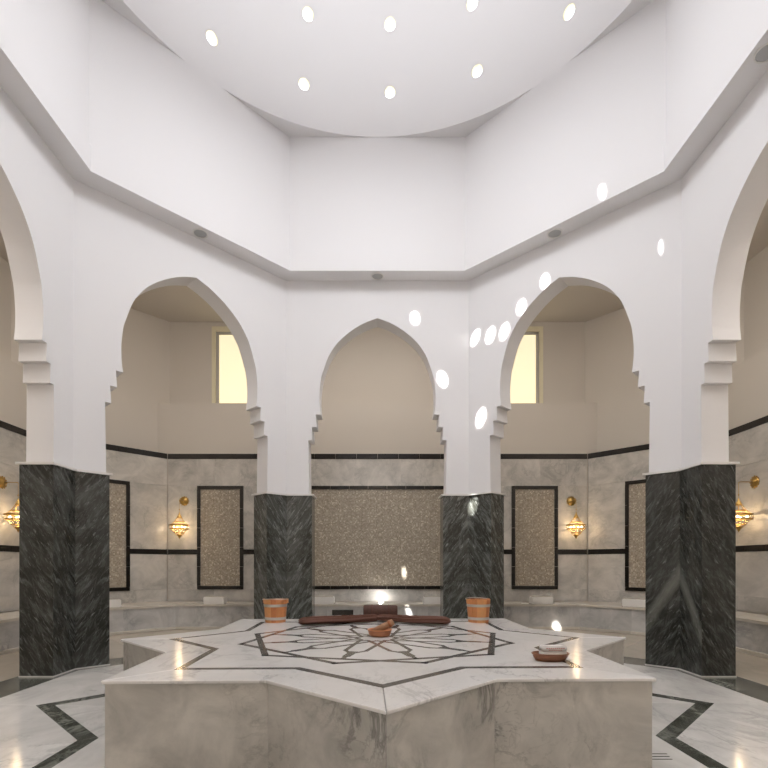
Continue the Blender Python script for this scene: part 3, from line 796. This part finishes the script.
# ------------------------------------------------------------------ lanterns
def lantern(x, y, dirx, diry, label):
    """root at the wall plate; local y points into the room"""
    a = math.atan2(dirx, diry)
    root = empty('wall_lantern', (x, y, 2.54), -a); tag(root, label, 'lantern', 'brass wall lanterns')
    B = M['brass']
    # plate: disc standing on the wall, petals around
    vv, ff = lathe([(.085, 0), (.09, .006), (.06, .016), (.05, .016), (.035, .03), (.012, .036)], 32)
    plate = obj('wall_plate', [(p[0], p[2], p[1]) for p in vv], ff, B, root, smooth=True)
    A = Acc()
    for k in range(12):
        t = 2*math.pi*k/12; A.add(*lathe([(.002, -.014), (.014, 0), (.002, .014)], 8, (.092*math.cos(t), .008, .092*math.sin(t))))
    A.build('petal_ring', B, plate, smooth=True)
    L = .26
    obj('arm', *tube([(0, .03, 0), (0, L-.02, 0), (0, L, -.012)], .006, 8), B, root, smooth=True)
    obj('hanger', *tube([(0, L, -.005), (0, L, -.26)], .0035, 6), B, root)
    def zm(z): return z if z > -.225 else (-.255+(z+.225)*1.25 if z > -.467 else -.5575+(z+.467)*1.04)
    def at(vf, dz=0): return ([(p[0], p[1]+L, zm(p[2])) for p in vf[0]], vf[1])
    obj('crown', *at(lathe([(.006, -.225), (.012, -.24), (.016, -.255), (.03, -.275), (.045, -.30), (.05, -.315), (.044, -.318), (.006, -.29)], 20)), B, root, smooth=True)
    obj('finial_ball', *at(lathe([(.003, -.19), (.014, -.205), (.003, -.22)], 12)), B, root, smooth=True)
    for k in range(8):
        t = 2*math.pi*k/8+.2; c_, s_ = math.cos(t), math.sin(t)
        pth = [(.045, -.31), (.07, -.345), (.085, -.365), (.12, -.40), (.18, -.435)]
        obj('strand', *at(tube([(r_*c_, r_*s_, z_) for r_, z_ in pth], .0035, 5)), B, root)
        pth = [(.18, -.50), (.13, -.535), (.10, -.575), (.06, -.62), (.02, -.655)]
        obj('lower_strand', *at(tube([(r_*c_, r_*s_, z_) for r_, z_ in pth], .0035, 5)), B, root)
    obj('upper_ring', *at(torus(.105, .006, (0, 0, -.385), 32, 6)), B, root, smooth=True)
    obj('hoop', *at(torus(.183, .010, (0, 0, -.435), 36, 8)), B, root, smooth=True)
    obj('hoop', *at(torus(.183, .010, (0, 0, -.50), 36, 8)), B, root, smooth=True)
    obj('upper_glass', *at(loft([[(r_*math.cos(2*math.pi*i/32), r_*math.sin(2*math.pi*i/32), z_) for i in range(32)] for r_, z_ in ((.105, -.388), (.178, -.432))], False)), M['amber'], root, smooth=True)
    g = obj('glass_band', *at(loft([[(r_*math.cos(2*math.pi*i/32), r_*math.sin(2*math.pi*i/32), z_) for i in range(32)] for r_, z_ in ((.178, -.442), (.178, -.493))], False)), M['amber'], root, smooth=True)
    for k in range(12):
        t = 2*math.pi*k/12; obj('stud', *at(lathe([(.002, -.008), (.008, 0), (.002, .008)], 8, (.192*math.cos(t), .192*math.sin(t), -.467))), B, g)
    obj('lower_glass', *at(loft([[(r_*math.cos(2*math.pi*i/32), r_*math.sin(2*math.pi*i/32), z_) for i in range(32)] for r_, z_ in ((.172, -.505), (.12, -.54), (.10, -.57))], False)), M['amber'], root, smooth=True)
    obj('lower_ring', *at(torus(.095, .007, (0, 0, -.578), 32, 6)), B, root, smooth=True)
    obj('finial', *at(lathe([(.008, -.60), (.05, -.612), (.04, -.63), (.018, -.655), (.02, -.668), (.008, -.685), (.002, -.70)], 20)), B, root, smooth=True)
    for k in range(4):
        t = R(45+90*k); obj('bulb', *at(lathe([(.002, -.02), (.014, -.014), (.02, 0), (.014, .014), (.002, .02)], 12, (.11*math.cos(t), .11*math.sin(t), -.467))), M['bulb'], root, smooth=True)
    lp = lamp('lantern_light', 'POINT', (0, L, -.555), 5.5, (1, .74, .44), shadow_soft_size=.05); lp.parent = root
    return root
yN = CY+oy-.02
lantern(-3.99, yN, 0, -1, 'lit brass wall lantern on the back wall, seen through the left arch')
lantern(4.00, yN, 0, -1, 'lit brass wall lantern on the back wall, seen through the right arch')
lantern(-ox+.02, 7.96, 1, 0, 'lit brass wall lantern left of the large pillar, cut by the picture edge')
lantern(ox-.02, 7.92, -1, 0, 'lit brass wall lantern right of the large pillar, near the picture edge')

# ------------------------------------------------------------------ round ceiling speakers in the soffit
sp_l = {'north': 'grey round flush speaker in the white soffit above the middle arch', 'northeast': 'grey round flush speaker in the soffit above the right arch with the window',
        'northwest': 'grey round flush speaker in the soffit above the left arch with the window', 'east': 'grey round flush speaker in the soffit at the upper right picture edge'}
for i, sd in enumerate(SIDE):
    if sd not in sp_l: continue
    q = offset(OCT, -.13); m_ = lerp(q[i], q[(i+1) % 8], .5)
    root = empty('ceiling_speaker', (m_[0], m_[1], Z_SOFF)); tag(root, sp_l[sd], 'speaker', 'flush speakers in the soffit')
    obj('grille', *lathe([(.002, -.006), (.082, -.006), (.085, -.001)], 32), M['grey_metal'], root, smooth=False)
    obj('ring', *loft([[(r_*math.cos(2*math.pi*i_/32), r_*math.sin(2*math.pi*i_/32), z_) for i_ in range(32)] for r_, z_ in ((.086, -.001), (.086, -.011), (.098, -.011), (.10, -.001))]), M['white_stone'], root)
